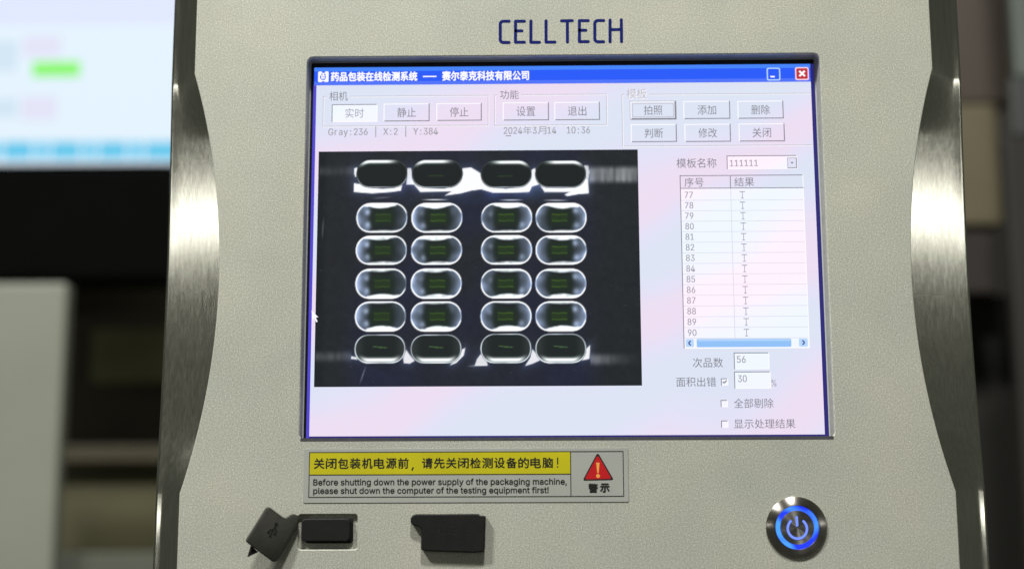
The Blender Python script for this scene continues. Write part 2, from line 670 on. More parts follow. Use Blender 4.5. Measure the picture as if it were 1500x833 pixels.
def wing(side, xo_full):
    b = MB()
    zz = [ZBOT + (KZB - ZBOT) * k / 6 for k in range(6)] + [KZB + (KZT - KZB) * k / 96 for k in range(97)] + \
         [KZT + (ZTOP - KZT) * k / 6 for k in range(1, 7)]
    rows = []
    rc = 2.2
    for z in zz:
        t = (z - ZC) / HC
        bow = 0.5 * (1 - t * t + math.sqrt((1 - t * t) ** 2 + 0.02))   # eased into the straight ends
        bow = bow if abs(t) < 1.4 else 0.0
        xi = edge_x(z) - 0.9
        xo = xo_full + 2.4 * bow
        yo = DEPTH + HOLLOW * bow
        u = min(1.0, max(0.0, (abs(t) - 0.72) / 0.36))
        slope = SLOPE + 0.32 * u * u * (3 - 2 * u)
        yi = yo - slope * (xo - rc - xi)
        row = [(xi - 4.5, 2.5), (xi - 4.0, max(2.45, yi - 4.0 * slope)), (xi, yi)]
        for k in range(1, 7):
            t = k / 6
            row.append((xi + (xo - rc - xi) * t, yi + (yo - yi) * t))
        for k in range(1, 7):                     # rounded outer corner
            a = math.radians(90 - 90 * k / 6)
            row.append((xo - rc + rc * math.cos(a), yo + rc - rc * math.sin(a)))
        row.append((xo, DEPTH + 70))
        row.append((0, DEPTH + 70))
        rows.append([(side * x, y, z) for x, y in row])
    n = len(rows[0])
    vs = [p for r in rows for p in r]
    fs = [(i * n + j, i * n + j + 1, (i + 1) * n + j + 1, (i + 1) * n + j) for i in range(len(rows) - 1) for j in range(n - 1)]
    if side < 0:
        fs = [tuple(reversed(f)) for f in fs]
    b.add(vs, fs, 'steel')
    return b.build('side_cheek', terminal, smooth=True)


wing(1, XO_R)
wing(-1, XO_L)
b = MB()
b.box(-XO_L + 0.5, XO_R - 0.5, 30, DEPTH + 69, ZTOP - 1, ZTOP + 1, 'dark_steel')
b.build('housing_cap', terminal)
b = MB()
b.box(-XO_L + 0.5, XO_R - 0.5, 30, DEPTH + 69, ZBOT - 1, ZBOT + 1, 'dark_steel')
b.build('housing_base', terminal)

# brand name in rounded strokes
b = MB()


def bp(x, y):
    return at(700 + x / 5.769, 10 + y / 5.769)


W = 4.6 / 3.4


def seg(*pts):
    b.stroke([bp(*p) for p in pts], W, -0.06, 'navy')


def letter_c(x, dy):
    l, r = x + 11, x + 85
    arc_t = [(l + 26 - 26 * math.sin(a), 150 + dy - 26 * math.cos(a)) for a in [math.pi / 2 * k / 5 for k in range(6)]]
    arc_b = [(l + 26 - 26 * math.cos(a), 277 + dy + 26 * math.sin(a)) for a in [math.pi / 2 * k / 5 for k in range(6)]]
    seg((r, 124 + dy), *arc_t, *arc_b, (r, 303 + dy))


letter_c(178, 0)
for x, d in ((318, -2), (858, -7)):
    seg((x + 75, 126 + d), (x, 126 + d), (x, 303 + d), (x + 75, 303 + d))
    seg((x, 207 + d), (x + 54, 207 + d))
seg((448, 122), (448, 302), (520, 302))
seg((576, 120), (576, 300), (651, 300))
seg((707, 121), (798, 119))
seg((756, 121), (757, 300))
letter_c(977, -6)
seg((1117, 114), (1117, 298))
seg((1212, 112), (1214, 296))
seg((1117, 195), (1212, 194))
b.build('brand_lettering', plate)

# ------------------------------------------------------------------ display in its recess
YS = 7.5
b = MB()
loop = rrect(SX0 - 0.25, SZ0 - 0.25, SX1 + 0.25, SZ1 + 0.25, 2.7)
lx0, lz1 = at(456, 93.5, YS)
lx1, _ = at(1193, 88, YS)
lx0b, _ = at(445.5, 640, YS)
lx1b, _ = at(1213, 639, YS)
LX0, LX1 = (lx0 + lx0b) / 2, (lx1 + lx1b) / 2
LZ1, LZ0 = lz1, SZ0 - 1.5
inner = rrect(LX0, LZ0, LX1, LZ1, 0.8)
inner2 = rrect(LX0 - 0.5, LZ0 - 0.5, LX1 + 0.5, LZ1 + 0.5, 1.0)
n = len(loop)
vs = [(p[0], 1.9, p[1]) for p in loop] + [(p[0], YS - 0.7, p[1]) for p in inner2]
b.add(vs, [(i, (i + 1) % n, n + (i + 1) % n, n + i) for i in range(n)], 'bezel')
vs = [(p[0], YS - 0.7, p[1]) for p in inner2] + [(p[0], YS - 0.55, p[1]) for p in inner]
b.add(vs, [(i, (i + 1) % n, n + (i + 1) % n, n + i) for i in range(n)], 'gasket')
vs = [(p[0], YS - 0.55, p[1]) for p in inner] + [(p[0], YS + 0.5, p[1]) for p in inner]
b.add(vs, [(i, (i + 1) % n, n + (i + 1) % n, n + i) for i in range(n)], 'lcd_frame')
b.box(SX0 + 0.6, SX1 - 0.6, -0.12, YS - 0.6, SZ0 - 0.45, SZ0 + 0.75, 'lip')      # lower lip stands forward of the glass
b.build('screen_bezel', terminal)

screen = MB()
screen.box(LX0 - 3, LX1 + 3, YS, YS + 5, LZ0 - 3, LZ1 + 3, 'lcd_frame')
screen = screen.build('screen', terminal)
tag(screen, 'lit display showing a camera picture of a blister pack beside a results table')


def sp(px, py):
    return at(px, py, YS)


def sbox(x0, y0, x1, y1):
    """image box -> upright box on the display (x0, z0, x1, z1)"""
    a, bz = sp(x0, (y0 + y1) / 2)[0], sp((x0 + x1) / 2, y1)[1]
    c, dz = sp(x1, (y0 + y1) / 2)[0], sp((x0 + x1) / 2, y0)[1]
    return a, bz, c, dz


L1, L2, L3, L4 = YS - 0.08, YS - 0.14, YS - 0.20, YS - 0.26
EDGE = 1.15 / 3.4                                   # one display pixel in mm


def frame_lines(b, box, y, tl, br, w=EDGE):
    x0, z0, x1, z1 = box
    b.rect(x0, z1 - w, x1 - w, z1, y, tl)
    b.rect(x0, z0, x0 + w, z1 - w, y, tl)
    b.rect(x0 + w, z0, x1, z0 + w, y, br)
    b.rect(x1 - w, z0 + w, x1, z1, y, br)


# window: blue rim, title bar, face
ax0 = (sp(463, 100)[0] + sp(451.5, 636)[0]) / 2
ax1 = (sp(1189, 96)[0] + sp(1208.5, 632)[0]) / 2
az1 = (sp(464, 99.5)[1] + sp(1188, 94)[1]) / 2
az0 = (sp(452, 640)[1] + sp(1207, 637)[1]) / 2
tz = (sp(464, 125.5)[1] + sp(1188, 120)[1]) / 2      # lower edge of the title bar
b = MB()
b.rect(ax0 - 0.9, az0 - 0.5, ax0 + 0.4, tz, L1, 'ui_violet')
b.rect(ax1 - 0.4, az0 - 0.5, ax1 + 1.2, az1, L1, 'ui_navy')
b.rect(ax0 + 0.4, az0 - 0.5, ax1 - 0.4, az0 + 0.35, L1, 'ui_navy')
b.rect(ax0 + 0.4, az0 + 0.35, ax1 - 0.4, tz, L1, 'ui')
b.build('program_window', screen)
b = MB()
h = az1 - tz
b.rect(ax0 - 0.7, tz, ax1 - 0.4, tz + h * 0.2, L1, 'ui_blue_low')
b.rect(ax0 - 0.7, tz + h * 0.2, ax1 - 0.4, az1 - h * 0.22, L1, 'ui_blue')
b.rect(ax0 - 0.7, az1 - h * 0.22, ax1 - 0.4, az1, L1, 'ui_blue_top')
b.text('药品包装在线检测系统', sbox(485, 105.8, 611, 119.2), L3, 'ui_light', 0.16)
b.rect(*sbox(619.5, 111.6, 639.5, 113.4)[:2], *sbox(619.5, 111.6, 639.5, 113.4)[2:], L3, 'ui_light')
b.text('赛尔泰克科技有限公司', sbox(648, 104.5, 774.5, 118), L3, 'ui_light', 0.16)
b.build('title_bar', screen)
b = MB()
ib = sbox(466, 105.2, 481.5, 120.6)
iw, ih = ib[2] - ib[0], ib[3] - ib[1]
b.poly(rrect(*ib, 0.5, 3), L2, 'ui_light')
for u0, v0, u1, v1 in ((.36, .86, .64, 1.0), (.36, 0, .64, .07), (.2, .3, .3, .62), (.3, .2, .66, .3), (.62, .3, .72, .62),
                       (.3, .66, .42, .78), (.56, .66, .7, .78), (.42, .44, .52, .54)):
    b.rect(ib[0] + u0 * iw, ib[1] + v0 * ih, ib[0] + u1 * iw, ib[1] + v1 * ih, L3, 'ui_blue')
b.build('title_icon', screen)

for box, kind in (((1123, 99.6, 1143, 118.4), 'min'), ((1164.6, 98.8, 1184.8, 117.8), 'close')):
    b = MB()
    q = sbox(*box)
    b.poly(rrect(*q, 0.8, 4), L2, 'ui_sky_pale' if kind == 'min' else 'ui_pinkwhite')
    k = 0.55
    b.poly(rrect(q[0] + k, q[1] + k, q[2] - k, q[3] - k, 0.5, 4), L3, 'ui_blue' if kind == 'min' else 'ui_red')
    cx, cz, s = (q[0] + q[2]) / 2, (q[1] + q[3]) / 2, (q[2] - q[0])
    if kind == 'min':
        b.rect(cx - s * .24, cz - s * .26, cx + s * .08, cz - s * .14, L4, 'ui_light')
    else:
        e = s * .2
        b.stroke([(cx - e, cz - e), (cx + e, cz + e)], s * .14, L4, 'ui_light', caps=False)
        b.stroke([(cx - e, cz + e), (cx + e, cz - e)], s * .14, L4 - 0.02, 'ui_light', caps=False)
    b.build('window_button', screen)


def group_box(x0, y0, x1, y1, cap, cx0, cy0, cx1, cy1, disabled=False, open_right=False):
    b = MB()
    q = sbox(x0, y0, x1, y1)
    c = sbox(cx0, cy0, cx1, cy1)
    w = EDGE * 0.8
    for off, mat in ((0, 'ui_mid'), (w, 'ui_light')):
        a0, b0, a1, b1 = q[0] + off, q[1] - off, q[2] + off, q[3] - off
        b.rect(a0, b1 - w, c[0] - 1, b1, L2, mat)
        b.rect(c[2] + 1, b1 - w, a1, b1, L2, mat)
        b.rect(a0, b0, a0 + w, b1 - w, L2, mat)
        if not open_right:
            b.rect(a1 - w, b0, a1, b1 - w, L2, mat)
        b.rect(a0 + w, b0, a1 - w, b0 + w, L2, mat)
    if disabled:
        b.text(cap, (c[0] + .35, c[1] - .35, c[2] + .35, c[3] - .35), L2, 'ui_light')
        b.text(cap, c, L3, 'ui_mid')
    else:
        b.text(cap, c, L3, 'ui_text')
    b.build('group_box', screen)


group_box(473, 140.5, 715.5, 185, '相机', 482.5, 134.5, 509.5, 148)
group_box(724, 138.5, 889, 184, '功能', 732.5, 132.5, 760, 145.5)
group_box(911, 137.5, 1189, 214, '模板', 918, 130.5, 947, 145, True, True)


def push_button(x0, y0, x1, y1, cap, state=''):
    b = MB()
    q = sbox(x0, y0, x1, y1)
    b.rect(*q, L1 - 0.02, 'ui_white' if state == 'down' else 'ui')
    if state == 'down':
        frame_lines(b, q, L2, 'ui_dark', 'ui_light')
    else:
        frame_lines(b, q, L2, 'ui_light', 'ui_dark', EDGE * 1.15)
        if state == 'focus':
            k = EDGE * 2.4
            frame_lines(b, (q[0] + k, q[1] + k, q[2] - k, q[3] - k), L3, 'ui_mid', 'ui_mid', EDGE * .8)
            k = -EDGE * .9
            frame_lines(b, (q[0] + k, q[1] + k, q[2] - k, q[3] - k), L2, 'ui_mid', 'ui_dark', EDGE * .8)
    cx, cy = (x0 + x1) / 2, (y0 + y1) / 2
    b.text(cap, sbox(cx - 13.6, cy - 7.0, cx + 13.6, cy + 7.0), L3, 'ui_text_pale' if state == 'down' else 'ui_text')
    b.build('push_button', screen)


for a in ((486, 153, 553, 179, '实时', 'down'), (562, 152, 629.3, 178), (639.3, 151.5, 705.7, 177.2), (736.5, 150.2, 804, 176.7),
          (812, 149.6, 878.7, 176.2), (923.5, 149, 989.7, 174.6), (1001, 148.2, 1069.5, 174.5), (1080.3, 148, 1147.6, 174),
          (924, 182.2, 991.3, 208.3), (1002.6, 181.8, 1070.4, 208), (1082, 181.2, 1149.4, 207.4)):
    caps = {562: '静止', 639.3: '停止', 736.5: '设置', 812: '退出', 923.5: '拍照', 1001: '添加', 1080.3: '删除', 924: '判断',
            1002.6: '修改', 1082: '关闭'}
    if len(a) == 6:
        push_button(*a)
    else:
        push_button(*a, caps[a[0]], 'focus' if a[0] == 923.5 else '')

b = MB()
b.mono('Gray:236 | X:2 | Y:384', sbox(481, 188, 642, 198), L2, 'ui_text_pale')
b.build('status_text', screen)
b = MB()
b.mono('2024年3月14  10:36', sbox(737, 186, 865, 196.2), L2, 'ui_text_pale')
q = sbox(741, 198.6, 748.5, 199.7)
b.rect(*q, L2, 'ui_text')
b.build('date_text', screen)


def caption(s, x0, y0, x1, y1, mat='ui_text'):
    b = MB()
    b.text(s, sbox(x0, y0, x1, y1), L2, mat)
    b.build('caption', screen)


caption('模板名称', 991, 232, 1049.5, 246)
caption('次品数', 1014.7, 523.7, 1059, 538)
caption('面积出错', 990.6, 552, 1048.8, 566)
caption('全部剔除', 1075, 583.2, 1133, 597.2)
caption('显示处理结果', 1075, 613.2, 1165, 627)
caption('%', 1130, 555.7, 1137, 565.5)


def field(name, x0, y0, x1, y1, s=None, tb=None, arrow=None):
    b = MB()
    q = sbox(x0, y0, x1, y1)
    b.rect(*q, L1 - 0.02, 'ui_white')
    frame_lines(b, q, L2, 'ui_dark', 'ui_light')
    if s:
        b.mono(s, sbox(*tb), L3, 'ui_text_pale')
    if arrow:
        a = sbox(*arrow)
        b.rect(*a, L2, 'ui')
        frame_lines(b, a, L3, 'ui_mid', 'ui_dark')
        cx, cz = (a[0] + a[2]) / 2, (a[1] + a[3]) / 2
        b.poly([(cx - .75, cz + .35), (cx, cz - .45), (cx + .75, cz + .35)], L4, 'ui_text')
    return b.build(name, screen)


field('drop_down', 1064.5, 227.8, 1168, 247.8, '111111', (1068, 234.3, 1111, 243.8), (1153, 231, 1167.2, 246.6))
field('number_field', 1075, 516, 1127, 540.5, '56', (1078.5, 520.8, 1093, 531.2))
field('number_field', 1075.5, 543.8, 1129, 568.8, '30', (1080, 549.2, 1094.5, 559.4))
for i, (x, y) in enumerate(((1056, 553.8), (1055.6, 585.5), (1056.4, 615.5))):
    b = MB()
    q = sbox(x, y, x + 10.6, y + 10.4)
    b.rect(*q, L1 - 0.02, 'ui_white')
    frame_lines(b, q, L2, 'ui_dark', 'ui_light')
    if i == 0:
        w = q[2] - q[0]
        b.stroke([(q[0] + w * .25, q[1] + w * .52), (q[0] + w * .44, q[1] + w * .32), (q[0] + w * .8, q[1] + w * .7)],
                 .5, L3, 'ui_text', caps=False)
    b.build('tick_box', screen)

# results table
tx0 = (sp(995.5, 257)[0] + sp(1001.5, 510)[0]) / 2
tx1 = (sp(1177, 257)[0] + sp(1185.5, 509)[0]) / 2
tz1, tz0 = sp(1088, 256.5)[1], sp(1092, 510)[1]
thz = sp(1088, 275)[1]
tdx = (sp(1070, 266)[0] + sp(1077, 480)[0]) / 2
b = MB()
b.rect(tx0, tz0, tx1, tz1, L1 - 0.02, 'ui_white')
b.rect(tx0, thz, tx1, tz1, L2, 'ui')
frame_lines(b, (tx0, tz0, tx1, tz1), L3, 'ui_dark', 'ui_light')
b.rect(tx0, thz - EDGE, tx1, thz, L3, 'ui_dark')
b.rect(tdx - EDGE, thz, tdx, tz1 - EDGE, L3, 'ui_dark')
b.text('序号', sbox(1002.5, 260.5, 1030.5, 274), L3, 'ui_text')
b.text('结果', sbox(1075.5, 260, 1104.5, 273.2), L3, 'ui_text')
za, zb = sp(1045, 285.4)[1], sp(1045, 486.8)[1]
pitch = (zb - za) / 13
b.rect(tdx - EDGE * .7, za + pitch * 13.55, tdx, thz - EDGE, L2, 'ui_line')
b.build('results_table', screen)
nx = (sp(1001.7, 285)[0] + sp(1007, 486)[0]) / 2
ntx = (sp(1087.5, 285)[0] + sp(1093.3, 486)[0]) / 2
hh = 9.6 / 3.4 / 2
for k in range(14):
    b = MB()
    zc = za + pitch * k
    b.mono(str(77 + k), (nx, zc - hh, nx + 13.6 / 3.4, zc + hh), L3, 'ui_text_pale')
    # a capital T with serifs, as the program draws it
    w = EDGE * .85
    b.rect(ntx - w / 2, zc - hh, ntx + w / 2, zc + hh - w, L3, 'ui_text_pale')
    b.rect(ntx - 1.15, zc + hh - w, ntx + 1.15, zc + hh, L3, 'ui_text')
    b.rect(ntx - .6, zc - hh - w, ntx + .6, zc - hh, L3, 'ui_text_pale')
    b.rect(tx0 + EDGE, zc + pitch * .5 - EDGE * .6, tx1 - EDGE, zc + pitch * .5, L2, 'ui_line')
    b.build('table_row', screen)
b = MB()
q = sbox(1003, 495.6, 1184.5, 508.6)
b.rect(*q, L2, 'ui_white')
for box, d in (((1004.5, 496.6, 1016.2, 508), -1), ((1170.3, 495.6, 1183, 507.4), 1)):
    a = sbox(*box)
    b.poly(rrect(*a, .5, 3), L3, 'ui_sky_pale')
    cx, cz = (a[0] + a[2]) / 2, (a[1] + a[3]) / 2
    b.stroke([(cx - d * .4, cz + .95), (cx + d * .55, cz), (cx - d * .4, cz - .95)], .55, L4, 'ui_arrow', caps=False)
a = sbox(1020.5, 496, 1159, 508)
b.poly(rrect(*a, .5, 3), L3, 'ui_sky')
b.rect(a[0] + .4, a[3] - .9, a[2] - .4, a[3] - .3, L4, 'ui_sky_pale')
b.build('scroll_bar', screen)

# ------------------------------------------------------------------ camera picture with 24 blister pockets
PX0, PX1 = (sp(467, 222)[0] + sp(460, 568)[0]) / 2, (sp(933.5, 219.5)[0] + sp(941, 563)[0]) / 2
PZ1, PZ0 = (sp(467, 222)[1] + sp(933.5, 219.5)[1]) / 2, (sp(460, 568)[1] + sp(941, 563)[1]) / 2
colx = [[559.5, 640.5, 741.5, 821.1], [559.5, 640, 742.2, 821.9], [558.6, 639.5, 742, 821.9], [558, 639, 741.7, 821.4],
        [557.3, 638.8, 741.2, 821.6], [556.6, 638.7, 741, 821.5]]
rowl = [(234, 275.5), (296.7, 341.2), (344.6, 388.2), (392.8, 438), (440.8, 486), (489, 532.6)]
rowr = [(235, 275.5), (296.7, 341), (344.2, 388), (393, 437.5), (440.5, 485.5), (487.8, 532.4)]
U = 1 / 3.4                                          # about one image pixel in mm on the display
POCKETS = []
for r in range(6):
    for c in range(4):
        t, bo = (rowl if c < 2 else rowr)[r]
        cx, cz = sp(colx[r][c], (t + bo) / 2)
        hz = (sp(colx[r][c], t)[1] - sp(colx[r][c], bo)[1]) / 2
        hx = (sp(colx[r][c] + 37.4, (t + bo) / 2)[0] - sp(colx[r][c] - 37.4, (t + bo) / 2)[0]) / 2
        POCKETS.append((r, c, cx, cz, hx, hz))


def s2l(c):
    c = np.clip(c, 0, 1)
    return np.where(c <= 0.04045, c / 12.92, ((c + 0.055) / 1.055) ** 2.4)


def hash_noise(x, z, s, seed):
    """smooth value noise"""
    rs = np.random.RandomState(seed)
    tab = rs.rand(64, 64)
    u, v = x / s + 100, z / s + 100
    i, j = np.floor(u).astype(int), np.floor(v).astype(int)
    fu, fv = u - i, v - j
    fu, fv = fu * fu * (3 - 2 * fu), fv * fv * (3 - 2 * fv)
    g = lambda a, b_: tab[a % 64, b_ % 64]
    return (g(i, j) * (1 - fu) + g(i + 1, j) * fu) * (1 - fv) + (g(i, j + 1) * (1 - fu) + g(i + 1, j + 1) * fu) * fv


def capsule_sd(x, z, hx, hz):
    """signed distance to a rounded slot (a little squarer than a stadium)"""
    r = hz * 0.98
    qx = np.maximum(np.abs(x) - (hx - r), 0)
    d = (qx ** 2.15 + np.abs(z) ** 2.15) ** (1 / 2.15) - r
    return d


def in_poly(x, z, pts):
    """signed distance to a polygon given in image points, negative inside"""
    P = [sp(*p) for p in pts]
    ins = np.zeros(x.shape, bool)
    dist = np.full(x.shape, 1e9)
    for i in range(len(P)):
        (xa, za_), (xb, zb_) = P[i], P[(i + 1) % len(P)]
        cond = ((za_ > z) != (zb_ > z))
        xi = xa + (z - za_) / (zb_ - za_ + 1e-12) * (xb - xa)
        ins ^= cond & (x < xi)
        ex, ez = xb - xa, zb_ - za_
        t = np.clip(((x - xa) * ex + (z - za_) * ez) / (ex * ex + ez * ez + 1e-12), 0, 1)
        dist = np.minimum(dist, np.hypot(x - xa - t * ex, z - za_ - t * ez))
    return np.where(ins, -dist, dist)


def ss(a, b_, v):
    t = np.clip((v - a) / (b_ - a), 0, 1)
    return t * t * (3 - 2 * t)


FOIL = [  # white glare of the foil round the first and last rows
    ([(519, 269), (532, 271), (546, 276), (560, 277), (578, 276), (589, 269), (587, 279), (573, 281), (545, 283), (519, 281)], 1.0),
    ([(519.5, 247), (523, 246), (524.5, 257), (521, 259), (519.5, 255)], 1.0),
    ([(597, 247), (602, 247), (604, 262), (607, 270), (596, 270), (596.5, 260)], 0.85),
    ([(604, 266), (612, 273), (625, 276), (650, 277), (664, 274), (673, 266), (678, 257), (678, 247), (690, 246), (700, 252), (706, 256),
      (711, 268), (722, 275), (741, 277), (758, 275), (768, 269), (776, 262), (778, 275), (775, 281), (750, 282), (722, 282), (705, 277),
      (690, 279), (675, 283), (653, 286), (663, 280), (616, 281), (610, 274)], 1.0),
    ([(778, 250), (783, 247), (785.5, 252), (785, 262), (789, 270), (776, 274), (777, 262)], 0.95),
    ([(788, 266), (795, 273), (812, 276), (828, 276), (845, 271), (855, 262), (861, 264), (862, 283), (848, 284), (831, 287), (828, 285),
      (836, 281), (798, 281)], 1.0),
    ([(856, 243), (861, 243), (863, 252), (861, 265), (853, 266), (857, 257)], 0.8),
    ([(515, 522), (523, 523.5), (523, 526), (515, 525)], 0.9),
    ([(595, 513), (600, 520), (607, 528), (600, 532), (592, 531), (591, 524)], 0.9),
    ([(677, 512), (681, 510), (679, 520), (668, 531), (660, 534), (668, 526), (675, 519)], 0.95),
    ([(705, 518), (712, 527), (714, 535), (696, 535), (699, 526)], 0.85),
    ([(780, 512), (788, 521), (791, 527), (780, 532), (770, 535), (777, 524)], 0.9),
    ([(864, 506), (863, 525), (853, 527), (858, 519), (859, 511)], 0.95),
]


def paint(x, z):
    """colour the display shows at x, z of the picture (linear rgb)"""
    sh = x.shape
    col = np.zeros(sh + (3,))
    n1 = hash_noise(x, z, 2.2, 1) * .6 + hash_noise(x, z, .8, 2) * .4
    n2 = hash_noise(x, z, 14, 3)
    col[...] = np.array([30, 34, 37]) / 255.
    col += (n1[..., None] - .5) * .03
    gx = ss(-4, 10, x - sp(505, 400)[0]) * ss(-4, 10, sp(880, 400)[0] - x)
    col += gx[..., None] * (n2[..., None]) * np.array([-.005, .0, .075])
    # blurred grey bands of the holder on both sides
    for x0, x1, y0, y1, amp in ((468, 520, 243, 258, .10), (863, 934, 243, 269, .38), (462, 515, 514, 530, .16), (865, 938, 517, 535, .30)):
        q = sbox(x0, y0, x1, y1)
        w = ss(-.5, .5, x - q[0]) * ss(-.5, .5, q[2] - x) * ss(-1, 2.2, z - q[1]) * ss(-1, 2.2, q[3] - z)
        streak = .6 + .6 * hash_noise(x, z * .1, 1.3, 5)
        fade = np.ones(sh)
        if y0 > 500 and x0 > 800:
            fade = np.clip(1 - (x - q[0]) / (q[2] - q[0]) * 1.0, 0, 1)
        col += (w * amp * streak * fade)[..., None]
    # blue haze under the first row, scratches, flecks of dust
    q = sbox(590, 262, 800, 300)
    w = ss(-3, 5, x - q[0]) * ss(-3, 5, q[2] - x) * ss(-2, 5, z - q[1]) * ss(-1, 3, q[3] - z)
    col += (w * hash_noise(x, z, 6, 9))[..., None] * np.array([.02, .05, .12])
    for (xa, ya), (xb, yb), amp in (((474, 318), (472, 350), .22), ((536, 536), (527, 562), .3), ((573, 289), (545, 290.5), .25),
                                    ((618, 292.5), (657, 293), .75), ((731, 293), (766, 293), .7), ((796, 293.5), (832, 293.5), .7),
                                    ((685, 536), (715, 534), .4)):
        A, B = np.array(sp(xa, ya)), np.array(sp(xb, yb))
        e = B - A
        t = np.clip(((x - A[0]) * e[0] + (z - A[1]) * e[1]) / (e @ e), 0, 1)
        d = np.hypot(x - A[0] - t * e[0], z - A[1] - t * e[1])
        col += (np.exp(-(d / (U * .9)) ** 2) * amp * np.sin(np.pi * np.clip(t * .9 + .05, 0, 1)))[..., None]
    rs = np.random.RandomState(11)
    for _ in range(46):
        fx, fz = rs.uniform(PX0, PX1), rs.uniform(PZ0, PZ1)
        col += (np.exp(-((x - fx) ** 2 + (z - fz) ** 2) / (U * .9) ** 2) * rs.uniform(.04, .16))[..., None]
    # glare
    for pts, amp in FOIL:
        d = in_poly(x, z, pts)
        w = (1 - ss(-.35 * U, 1.2 * U, d)) * amp
        halo = np.exp(-np.maximum(d, 0) / (5 * U)) * .16 * amp
        col += halo[..., None] * np.array([.8, .9, 1.3])
        col = col * (1 - w[..., None]) + w[..., None] * np.array([.985, .99, 1.0])
    # pockets
    for r, c, cx, cz, hx, hz in POCKETS:
        lx, lz = x - cx, z - cz
        d = capsule_sd(lx, lz, hx, hz)
        inside = 1 - ss(-.6 * U, .6 * U, d)
        if not inside.any():
            continue
        t = -d / U                                   # image pixels in from the rim
        up = np.clip(lz / hz, -1, 1)
        sd = np.clip(lx / hx, -1, 1)
        wob = hash_noise(x, z, 3.2, 20 + r * 4 + c)
        p = np.zeros(sh + (3,))
        p[...] = np.array([25, 32, 32]) / 255.
        lim = np.abs(sd) ** 1.5
        if r in (1, 2, 3, 4):
            top = {1: .95, 2: .75, 3: .5, 4: .28}[r] + .1 * (c % 2)
            bot = {1: .35, 2: .5, 3: .8, 4: 1.0}[r]
            w2 = hash_noise(x, z, 1.5, 60 + r * 4 + c)
            # grey-blue glow of the side walls, fading inwards
            side = ss(.30, .62, np.abs(sd)) * (1 - .5 * ss(.3, 1., np.abs(up)))
            asym = np.where(sd < 0, (1.0 if c in (0, 1) else .85), (.45 if c == 0 else .7 if c == 1 else .95))
            fall = np.exp(-np.maximum(t, 0) / 11)
            p += (side * asym * fall * (.42 + .55 * wob))[..., None] * np.array([.86, .93, 1.16])
            # thick bright reflections above and below, lens-shaped
            for k_, amp_, off in ((1, top, -.06 if c < 2 else .06), (-1, bot, .08)):
                hgt = 7.6 * amp_ * np.maximum(0, 1 - ((sd - off) / (.62 + .14 * w2)) ** 2) + .6
                band = (1 - ss(hgt - 1.5, hgt + 2.6, t)) * ss(.18, .5, k_ * up)
                p += (band * (.55 + .5 * amp_) * (.8 + .3 * w2))[..., None] * np.array([.97, .98, 1.0])
            # hot spots where the walls turn
            for hx_, hz_, amp in (((-.55, .35, .55), (-.52, -.45, .5)) if c == 0 else ((-.5, -.5, .4), (-.6, .3, .2)) if c == 1 else
                                  ((-.62, .25, .25), (.6, -.45, .35)) if c == 2 else ((.55, .45, .5), (.6, -.5, .4))):
                amp = amp * (.5 + wob.mean() if wob.size else 1)
                g = np.exp(-(((sd - hx_) / .12) ** 2 + ((up - hz_) / .2) ** 2))
                p += (g * amp * .7)[..., None] * np.array([.9, .95, 1.1])
            # dark floor with a printed green frame
            ox = .05 if c in (0, 1) else -.02 if c == 2 else -.06
            fl = (1 - ss(.34, .60, np.abs(sd - ox))) * (1 - ss(.38, .72, np.abs(up)))
            p = p * (1 - fl[..., None] * .9) + fl[..., None] * .9 * np.array([26, 40, 30]) / 255.
            gbox = (1 - ss(.29, .33, np.abs(sd - ox))) * (1 - ss(.24, .32, np.abs(up)))
            p += gbox[..., None] * np.array([6, 12, -5]) / 255.
            gl = 0
            for s in (-1, 1):
                gl = gl + np.exp(-((lz / U - s * 4.6 - .35 * np.sin(lx * 1.3)) / .8) ** 2) * (1 - ss(.29, .31, np.abs(sd - ox)))
            amp = (.6 if c == 0 else 1.0) * (.75 + .5 * wob)
            p += (gl * amp)[..., None] * np.array([27, 38, 4]) / 255.
        elif r == 0:
            wt = np.exp(-((t - 2.6) / 2.8) ** 2) * ss(.35, .8, up) * (1 - ss(.35, .95, np.abs(sd - (-.2 if c in (0, 1) else .2)))) * .95
            p += wt[..., None]
            if c in (1, 2):
                p += (np.exp(-((lz / U + 3) / 1.1) ** 2) * (1 - ss(.25, .35, np.abs(sd + .05))) * .10)[..., None] * np.array([.7, 1.2, .2])
            p -= .02
        else:
            wb = np.exp(-((t - 5.2) / 3.6) ** 2) * ss(.3, .75, -up) * (1 - ss(.45, .9, np.abs(sd)) * .75)
            p += wb[..., None] * 1.0
            p += (ss(.5, .95, np.abs(sd)) * .08)[..., None]
            p += (np.exp(-((lz / U - 2.5 + .8 * np.sin(lx * .5)) / .9) ** 2) * (1 - ss(.25, .3, np.abs(sd))) * .22)[..., None] * np.array([.75, 1.2, .45])
        # thin bright rim
        rim = np.exp(-((t - 1.0) / .85) ** 2)
        if r == 0:
            rimw = (.16 + .5 * ss(0, .7, -up)) * (.6 + .6 * wob)
        elif r == 5:
            rimw = .45 + .4 * wob
        else:
            rimw = .30 + .32 * np.abs(up) ** 2 + .45 * (wob - .5)
        p += (rim * rimw)[..., None] * np.array([.95, .97, 1.02])
        col = col * (1 - inside[..., None]) + inside[..., None] * np.minimum(p, 1.0)
    return s2l(col)


def painted(name, xs2, zs2, faces, y):
    me = bpy.data.meshes.new(name)
    v = np.stack([xs2 * MM, np.full(xs2.shape, y * MM), zs2 * MM], -1)
    me.from_pydata(v.tolist(), [], faces)
    col = np.ones((len(xs2), 4), np.float32)
    col[:, :3] = paint(xs2, zs2)
    a = me.color_attributes.new('picture', 'FLOAT_COLOR', 'POINT')
    a.data.foreach_set('color', col.ravel())
    me.materials.append(M['picture'])
    return link(name, me, screen)


